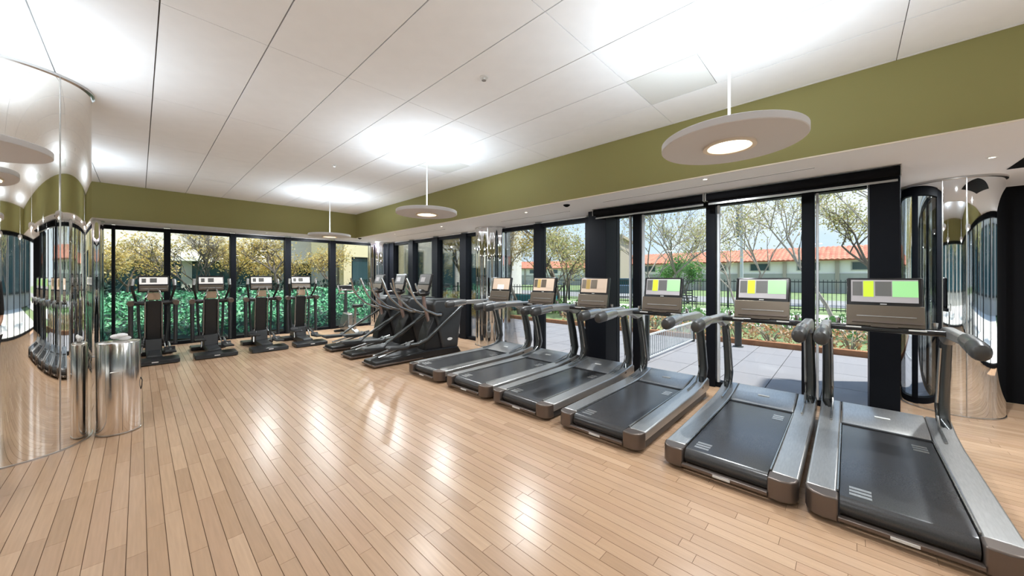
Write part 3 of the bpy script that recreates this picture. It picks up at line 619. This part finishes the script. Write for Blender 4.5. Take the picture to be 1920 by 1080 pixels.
def leaves(n, fn, smin, smax, name, m, parent=None):
    """n small bent leaves placed by fn(k) -> (n,3) array"""
    c = fn(n); s = rng.uniform(smin, smax, (n, 1)); a = rng.normal(size=(n, 3)); a /= np.linalg.norm(a, axis=1)[:, None]
    b = np.cross(a, rng.normal(size=(n, 3))); b /= np.linalg.norm(b, axis=1)[:, None]
    v = np.stack([c-a*s, c-b*s*.5, c+a*s, c+b*s*.5], 1).reshape(-1, 3)
    me = bpy.data.meshes.new(name); me.from_pydata(v.tolist(), [], (np.arange(n)[:, None]*4+np.arange(4)).tolist()); me.materials.append(MATS[m])
    o = link(name, me, parent); o['kind'] = 'stuff'; return o
def tree(x, y, h, spread, label, leafm='leaf_olive', nleaf=1200, bark='bark', stems=1, lsize=(.03, .06), z=-.08, seed=0, first=.3, leafspread=.35, grp='trees beyond the windows', dens=3):
    rd = random.Random(seed+int(x*13)); t = tag(empty('tree', (x, y, z)), label, 'tree', grp); tips = []; wood = MB(); twig = MB()
    def grow(p, d, l, r, dep):
        pts = [p]; rs = [r]; q = p
        for i in range(3):
            d = (d+Vector((rd.uniform(-1, 1), rd.uniform(-1, 1), rd.uniform(-.3, .6)))*.20).normalized(); q = q+d*l/3; pts.append(q); rs.append(r*(1-.13*(i+1)))
        (wood if dep < 2 else twig).tube(pts, rs, 6 if dep < 2 else 4)
        if dep >= 2: tips.extend(pts[1:])
        if dep < 4 + (nleaf < 1000):
            for k in range(dens if dep else dens+1):
                a = rd.uniform(0, 2*PI); e = rd.uniform(.4, .95)*spread
                nd = (d*.75+Vector((math.cos(a)*e, math.sin(a)*e, rd.uniform(-.05, .5)))).normalized()
                base_ = pts[rd.choice((2, 3, 3))] if k else pts[3]
                grow(base_, nd, l*rd.uniform(.62, .84), r*.58, dep+1)
    for k in range(stems):
        a = 2*PI*k/stems+1; d = Vector((math.cos(a)*.35, math.sin(a)*.35, 1)) if stems > 1 else Vector((rd.uniform(-.1, .1), rd.uniform(-.1, .1), 1))
        grow(Vector((math.cos(a)*.12*(stems > 1), math.sin(a)*.12*(stems > 1), -.05)), d.normalized(), h*first, h*.0115*(1.3 if stems == 1 else .75), 0)
    wood.build('trunk', bark, t, smooth=True); twig.build('branches', bark, t)
    T = np.array([tuple(p) for p in tips])
    if nleaf: leaves(int(nleaf*(.85 if grp == 'trees on the ivy bank' else 1.5)), lambda n: T[rng.integers(0, len(T), n)]+rng.normal(size=(n, 3))*leafspread*.5, *lsize, 'foliage', leafm, t)
    return t
def shrub(x, y, r, h, m, label, n=350, size=(.03, .06), grp='low shrubs beyond the terrace', z=-.08, cat='shrub'):
    t = tag(empty('shrub', (x, y, z)), label, cat, grp); mb = MB()
    for k in range(16):
        a = random.uniform(0, 2*PI); q = random.uniform(.3, 1); mb.tube([(0, 0, 0), (math.cos(a)*r*.4*q, math.sin(a)*r*.4*q, h*.5), (math.cos(a)*r*q, math.sin(a)*r*q, h*random.uniform(.6, 1))], [.012, .008, .004], 4)
    mb.build('stems', 'bark_pale', t)
    def f(n):
        d = rng.normal(size=(n, 3)); d /= np.linalg.norm(d, axis=1)[:, None]; d *= rng.uniform(.5, 1, (n, 1))**.5
        return np.stack([d[:, 0]*r, d[:, 1]*r, h*.5+d[:, 2]*h*.5], 1)
    leaves(n, f, *size, 'foliage', m, t); return t

# kerb and shrubs past the terrace
struct(box('trim_21', 'kerb', 9.3, 9.45, -1.5, 11.6, -.3, .10))
wh = ['nearest the black pillar', 'next along from the pillar', 'third along the kerb', 'middle of the kerb', 'past the middle of the kerb', 'farther along the kerb', 'near the low white railing', 'behind the low white railing', 'farther left behind the treadmills', 'left of the tree trunks', 'by the mirror column', 'farthest along the kerb']
for i in range(12):
    y = -.7+i*.66
    shrub(9.9+random.uniform(-.1, .1), y, .42, random.uniform(.50, .66), 'leaf_russet', 'low russet leafless-looking shrub behind the orange kerb, '+wh[i], 300, (.03, .055), 'russet shrubs behind the kerb')
for i in range(9):
    shrub(12.4, -1.5+i*1.35, .75, .62, 'leaf_green', 'low green hedge shrub beyond the russet ones, '+['nearest the black pillar', 'second from the pillar', 'third from the pillar', 'fourth from the pillar', 'middle of the row', 'past the middle of the row', 'third from the far end', 'second from the far end', 'at the far end'][i], 420, (.04, .08), 'green hedge shrubs')
for i in range(5):
    shrub(9.0+random.uniform(-.2, .1), 9.2+i*.8, .5, 1.0, 'leaf_gold', 'golden shrub outside the far part of the window wall, '+['nearest', 'second', 'third', 'fourth', 'farthest'][i]+' of five', 420, (.03, .07), 'golden shrubs')

# low white railing and dark posts on the terrace
t = tag(empty('low_railing', (6.3, 2.62, -.008)), 'low white picket railing on the grey terrace', 'railing')
box('top_rail', 'white_metal', 0, 2.6, -.015, .015, .44, .47, t); box('bottom_rail', 'white_metal', 0, 2.6, -.012, .012, .04, .06, t)
for k in range(27): box('picket', 'white_metal', -.007, .007, -.007, .007, .06, .44, t).location = (.05+k*.096, 0, 0)
box('end_post', 'iron', -.03, .03, -.03, .03, 0, .82, t); box('end_post', 'iron', 2.57, 2.63, -.03, .03, 0, .6, t)
t = tag(empty('added_post', (8.9, 1.72, -.008)), 'short dark green metal bollard at the terrace edge, for a teal reflection', 'added_post')  # solid post standing in for a teal reflection
MB().lathe([(.10, 0), (.10, .015), (.065, .02), (.065, .56), (.001, .56)], 20, caps=False).build('post', 'iron', t, smooth=True); MB().lathe([(.08, .56), (.08, .60), (.02, .63), (.001, .63)], 20, caps=False).build('cap', 'pool_teal', t, smooth=True)

# iron fences
def fence(name, p0, p1, h, label, step=.14, m='iron', grp='iron fences outside'):
    p0 = Vector((*p0, -.08)); p1 = Vector((*p1, -.08)); d = p1-p0; L_ = d.length; t = tag(empty(name, p0, math.atan2(d.y, d.x)), label, 'fence', grp)
    for k in range(int(L_/2.4)+1): MB().box(-.04, .04, -.04, .04, 0, h+.08).build('post', m, t, loc=(k*2.4, 0, 0))
    box('top_rail', m, 0, L_, -.02, .02, h-.12, h-.08, t); box('bottom_rail', m, 0, L_, -.02, .02, .12, .16, t)
    mb = MB()
    for k in range(int(L_/step)): mb.box(k*step-.011, k*step+.011, -.011, .011, .05, h)
    o = mb.build('pickets', m, t); o['kind'] = 'stuff'; return t
fence('iron_fence', (20.5, -10), (20.5, 16), 1.45, 'long dark iron fence before the red roofed building')
fence('iron_fence', (12.5, 8.8), (8.6, 15.2), 1.25, 'dark iron fence under the golden trees behind the middle column', .12)
t = tag(empty('planter_box', (12.6, 11.2, -.08), 2.1), 'teal rectangular planter behind the iron fence', 'planter')
box('tub', 'pool_teal', -1.6, 1.6, -.3, .3, 0, .75, t, .02); box('soil', 'bark', -1.55, 1.55, -.26, .26, .74, .77, t)

# red roofed building, with bays
b = tag(empty('building', (46, 3, -.08)), 'long white building with orange red tiled roof beyond the fence', 'building')
box('wall', 'wall_white', 0, 10, -18, 22, 0, 3.3, b); box('lower_wall', 'wall_grey', -.15, 0, -18, 22, 0, 1.9, b)
for k in range(10):
    y = -17+k*4; w = box('window', 'wall_grey', -.08, .05, y, y+1.8, 2.2, 3.0, b); box('pane', 'teal_glass', -.1, -.07, y+.1, y+1.7, 2.27, 2.94, w)
    box('pilaster', 'stone', -.25, .0, y+2.6, y+2.9, 0, 3.3, b)
mb = MB()
for k in range(100):
    y = -18.4+k*.408
    for j in range(7):
        x0 = -.8+j*.8; z0 = 3.25+j*.22; mb.add([(x0, y, z0), (x0, y+.2, z0+.08), (x0, y+.40, z0), (x0+.85, y+.40, z0+.22), (x0+.85, y+.2, z0+.30), (x0+.85, y, z0+.22)], [(0, 1, 4, 5), (1, 2, 3, 4), (0, 2, 1)])
o = mb.build('roof_tiles', 'roof_tile', b); o['kind'] = 'stuff'; box('roof_deck', 'roof_tile', -.7, 5, -18.4, 22.4, 3.15, 3.25, b)
MB().prism([(-.7, 3.2), (5.0, 4.72), (10, 3.2)], -18.3, 22.3).build('gable', 'wall_white', b)
b2 = copy_tree(b); b2.location = (58, 34, -.08); b2.rotation_euler = (0, 0, .35); b2['label'] = 'second white building with red roof, behind and left of the first'
for o_ in (b, b2): o_['group'] = 'red roofed buildings'

# stone building seen in the narrow pane
b = tag(empty('stone_building', (34, 17.6, -.08), .3), 'tall tan stone building with dark balcony band in the narrow window', 'building')
box('wall', 'stone', 0, 8, -.6, 2.3, 0, 5.6, b); box('balcony_slab', 'wall_grey', -1.0, .0, -.8, 2.4, 4.3, 4.55, b); box('cornice', 'stone', -.5, 8, -.9, 2.5, 5.6, 5.9, b)
box('tower', 'wall_grey', .8, 4, 1.0, 2.2, 5.9, 9.2, b)
for k in range(1):
    w = box('window', 'wall_white', -.06, .0, .2+k*2, 1.5+k*2, 1.2, 3.3, b); box('pane', 'teal_glass', -.09, -.05, .3+k*2, 1.4+k*2, 1.3, 3.2, w)

# parked car
t = tag(empty('parked_car', (25.6, 12.6, -.05), 2.1), 'dark blue parked car seen through the narrow window', 'car')
MB().prism([(-2.1, .3), (-2.15, .7), (-1.9, .9), (-1.3, .95), (1.0, .95), (1.9, .85), (2.15, .65), (2.15, .3)], -.85, .85).build('body', 'car_blue', t, bevel=.08)
MB().prism([(-1.4, .94), (-.9, 1.4), (.5, 1.42), (1.15, .94)], -.72, .72).build('cabin', 'teal_glass', t, bevel=.06)
box('roof', 'car_blue', -.85, .5, -.7, .7, 1.39, 1.44, t, .02)
for sx_ in (-1.35, 1.35):
    for sy_ in (-.8, .8): MB().tube([(sx_, sy_-.1, .32), (sx_, sy_+.1, .32)], .32, 20).build('wheel', 'tyre', t)
# flag pole
t = tag(empty('flag_pole', (24.2, 4.5, -.08)), 'white pole with a furled dark flag behind the bare tree', 'pole')
MB().tube([(0, 0, 0), (0, 0, 5.7)], [.10, .06], 12).build('pole', 'white_metal', t, smooth=True); MB().ball((0, 0, 5.75), .10).build('finial', 'white_metal', t, smooth=True)
MB().tube([(-.05, .16, 5.5), (-.05, .2, 4.9), (-.05, .16, 4.4), (-.05, .18, 3.9)], [.05, .11, .13, .05], 8).build('flag', 'car_blue', t, smooth=True)
# garden chair on the lawn
t = tag(empty('garden_chair', (17.0, 5.2, -.04), .6), 'dark metal garden chair on the path beside the bare tree', 'chair')
for a in (-.24, .24):
    for c in (-.24, .24): MB().tube([(a, c, 0), (a, c, .95 if a > 0 else .62)], .022, 6).build('leg', 'iron', t)
box('seat', 'iron', -.26, .26, -.26, .26, .42, .46, t)
for k in range(4): box('back_slat', 'iron', .23, .26, -.24, .24, .55+k*.11, .60+k*.11, t)
for c in (-.25, .25): box('armrest', 'iron', -.26, .26, c-.025, c+.025, .62, .65, t)

# trees outside the terrace windows
tree(13.0, 4.9, 6.0, 1.0, 'slender tree with sparse tan leaves left of the middle terrace mullion', 'leaf_olive', 1500, 'bark_pale', 2, seed=3, lsize=(.025, .05))
tree(17.2, 3.2, 6.2, 1.0, 'branching tree with sparse olive leaves behind the white pole', 'leaf_olive', 1500, 'bark_pale', 2, seed=5, lsize=(.03, .06))
tree(15.2, .15, 7.5, .95, 'tall pale tree with yellow leaves next to the black pillar', 'leaf_olive', 2600, 'bark_pale', 2, seed=8, lsize=(.025, .055))
tree(22.5, 6.9, 5.0, 1.1, 'small leafy green tree between pole and mullion', 'leaf_green', 1600, 'bark', 1, seed=2, lsize=(.05, .09), first=.2)
tree(11.0, 10.0, 6.2, 1.1, 'yellow green tree right of the middle mirror column', 'leaf_gold', 3200, 'bark', 1, seed=11, lsize=(.03, .06), first=.22)
tree(11.6, 8.2, 6.2, 1.1, 'bushy yellow green tree behind the dim treadmill screens', 'leaf_olive', 3400, 'bark', 2, seed=12, lsize=(.03, .06), first=.2)
tree(13.5, 9.7, 7.0, 1.1, 'tall bare tree with dark twigs above the yellow green trees', 'leaf_olive', 900, 'bark', 1, seed=17, lsize=(.03, .05))
tree(11.2, 14.0, 5.8, 1.0, 'golden tree outside the far window wall beside the mirror column', 'leaf_gold', 3000, 'bark', 1, seed=21, lsize=(.03, .07))
tree(30, 10.2, 7.0, 1.1, 'distant bare tree between the stone and the white buildings', 'leaf_olive', 900, 'bark', 1, seed=23, lsize=(.05, .09))
tree(26, -1.0, 7.5, 1.1, 'distant yellowing tree before the red roof at right', 'leaf_olive', 1800, 'bark', 1, seed=24, lsize=(.05, .09))

for i, (px_, py_, rz_, lab) in enumerate([(-17, -14, PI/2, 'grey building with teal windows added across the plaza on the left'), (-14, -18, 0, 'grey building with teal windows added across the forecourt behind the camera')]):  # unseen buildings added so the mirror columns reflect something darker
    b = tag(empty('neighbour_building', (px_, py_, -.02), rz_), lab, 'building')
    box('wall', 'wall_grey', 0, 30, 0 if i == 0 else -5, 5 if i == 0 else 0, 0, 9, b)
    for k in range(9):
        for f in range(2):
            ys_ = (-.1, .0) if i == 0 else (0, .1); w = box('window', 'iron', 1+k*3.2, 3.2+k*3.2, ys_[0], ys_[1], .7+f*4, 3.6+f*4, b)
            box('pane', 'teal_glass', 1.1+k*3.2, 3.1+k*3.2, ys_[0]-.03, ys_[1]+.03, .8+f*4, 3.5+f*4, w)
for i, (px_, py_) in enumerate([(-8.5, -6), (-8.8, -1.5), (-8.2, 3.2), (-5, -9.5), (1, -9.8), (6, -9.2)]):  # unseen trees, also added to tone down the column reflections
    tree(px_, py_, 6.0, 1.1, ['plaza tree at the corner', 'plaza tree in the middle of the left side', 'plaza tree farthest on the left side', 'forecourt tree at left', 'forecourt tree in the middle', 'forecourt tree at right'][i]+', added to darken the mirror reflections', 'leaf_olive', 1500, 'bark', 1, seed=60+i, grp='plaza trees', lsize=(.05, .1))

# ------------------------------------------------------------------ outside the back windows
def bank(n):
    u = rng.uniform(-4.5, 7.6, n); w = rng.uniform(0, 1, n)
    z = .02+1.0*w**.8+.06*np.sin(u*3+w*7)+rng.uniform(0, .08, n)
    return np.stack([u, 11.7+w*3.6, z], 1)
vs = []; fs = []
nx, ny = 40, 8
for j in range(ny):
    for i in range(nx):
        u = -4.5+12.1*i/(nx-1); w = j/(ny-1); vs.append((u, 11.65+w*3.7, -.04+1.0*w**.8+.06*math.sin(u*3+w*7)))
for j in range(ny-1):
    for i in range(nx-1): a = j*nx+i; fs.append((a, a+1, a+nx+1, a+nx))
vs += [(-4.5, 15.35, -.1), (7.6, 15.35, -.1)]
bk = struct(MB().add(vs, fs).build('planting_bank', 'dark_hedge', smooth=True))
tag(leaves(11000, bank, .035, .075, 'ivy_cover', 'ivy'), 'green ivy ground cover on the bank outside the back windows', 'ivy')
for i in range(8):
    shrub(-4+i*1.55, 15.8, .8, 1.5, 'dark_hedge', 'dark hedge shrub at the top of the ivy bank, '+['leftmost', 'second from left', 'third from left', 'fourth from left', 'fifth from left', 'third from right', 'second from right', 'rightmost'][i], 500, (.05, .11), 'dark hedge shrubs behind the ivy')
b = tag(empty('glazed_building', (0, 22, -.08)), 'long building with dark glazed ground floor and pale upper wall behind the ivy bank', 'building')
box('upper_wall', 'wall_pale', -14, 9, 0, 6, 2.45, 9, b); box('canopy', 'wall_white', -14, 9, -.5, 0, 2.30, 2.5, b); box('inner_wall', 'wall_grey', -14, 9, .4, 6, 0, 2.45, b)
for k in range(18):
    x0 = -13.5+k*1.25; w = box('window', 'iron', x0, x0+1.25, .05, .12, .1, 2.3, b); box('pane', 'teal_glass', x0+.06, x0+1.19, .02, .05, .16, 2.24, w)
    if k % 3 == 0: box('pier', 'wall_grey', x0-.18, x0+.18, -.15, .3, 0, 2.35, b)
b = tag(empty('yellow_wing', (6.4, 16.6, -.08)), 'yellow walled wing with dark glazing outside the far corner', 'building')
box('wall', 'wall_yellow', 0, 3.0, 0, 4.4, 2.5, 8, b); box('pier', 'wall_yellow', 0, .35, 0, .5, 0, 2.5, b); box('pier', 'wall_yellow', 2.65, 3.0, 0, .5, 0, 2.5, b); box('inner_wall', 'wall_grey', 0, 3, .8, 4.4, 0, 2.5, b)
for k in range(2):
    w = box('window', 'iron', .35+k*1.15, 1.5+k*1.15, .1, .16, 0, 2.5, b); box('pane', 'teal_glass', .42+k*1.15, 1.43+k*1.15, .07, .1, .08, 2.42, w)
b = tag(empty('pink_building', (10.5, 19.5, -.08), -.25), 'pale pinkish building with tall teal windows outside the far window wall', 'building')
box('wall', 'wall_white', 0, 9, 0, 5, 0, 9, b)
for k in range(4):
    for f in range(2): w = box('window', 'wall_grey', .6+k*2.1, 1.7+k*2.1, -.08, 0, .6+f*3.4, 3.2+f*3.4, b); box('pane', 'teal_glass', .68+k*2.1, 1.62+k*2.1, -.1, -.07, .7+f*3.4, 3.1+f*3.4, w)
tree(1.35, 15.2, 4.4, 1.1, 'multi stemmed bare tree on the ivy bank behind the second cross trainer', 'leaf_gold', 990, 'bark', 4, seed=31, z=.9, first=.17, grp='trees on the ivy bank')
tree(3.55, 15.6, 4.4, 1.2, 'bare spreading tree on the ivy bank behind the fourth cross trainer', 'leaf_gold', 990, 'bark', 1, seed=35, z=.9, first=.18, grp='trees on the ivy bank')
tree(2.6, 17.6, 4.0, 1.1, 'golden leaved tree behind the third cross trainer', 'leaf_gold', 3000, 'bark', 1, seed=37, z=.3, first=.24, lsize=(.04, .07), grp='trees on the ivy bank')
tree(-1.2, 16.4, 4.0, 1.1, 'golden and grey leaved tree behind the leftmost cross trainer', 'leaf_gold', 2600, 'bark_pale', 2, seed=39, z=.6, first=.18, lsize=(.03, .06), grp='trees on the ivy bank')
tree(5.6, 15.9, 4.2, 1.1, 'golden tree before the yellow wing in the far corner', 'leaf_gold', 2200, 'bark', 1, seed=41, z=.5, first=.2, lsize=(.03, .06), grp='trees on the ivy bank')
tree(-.2, 17.2, 4.2, 1.1, 'golden leaved tree between the first and second cross trainers', 'leaf_gold', 2600, 'bark', 1, seed=43, z=.3, first=.22, lsize=(.03, .06), grp='trees on the ivy bank')
tree(4.7, 17.4, 4.2, 1.1, 'golden leaved tree right of the fourth cross trainer', 'leaf_gold', 2600, 'bark', 1, seed=45, z=.3, first=.22, lsize=(.03, .06), grp='trees on the ivy bank')
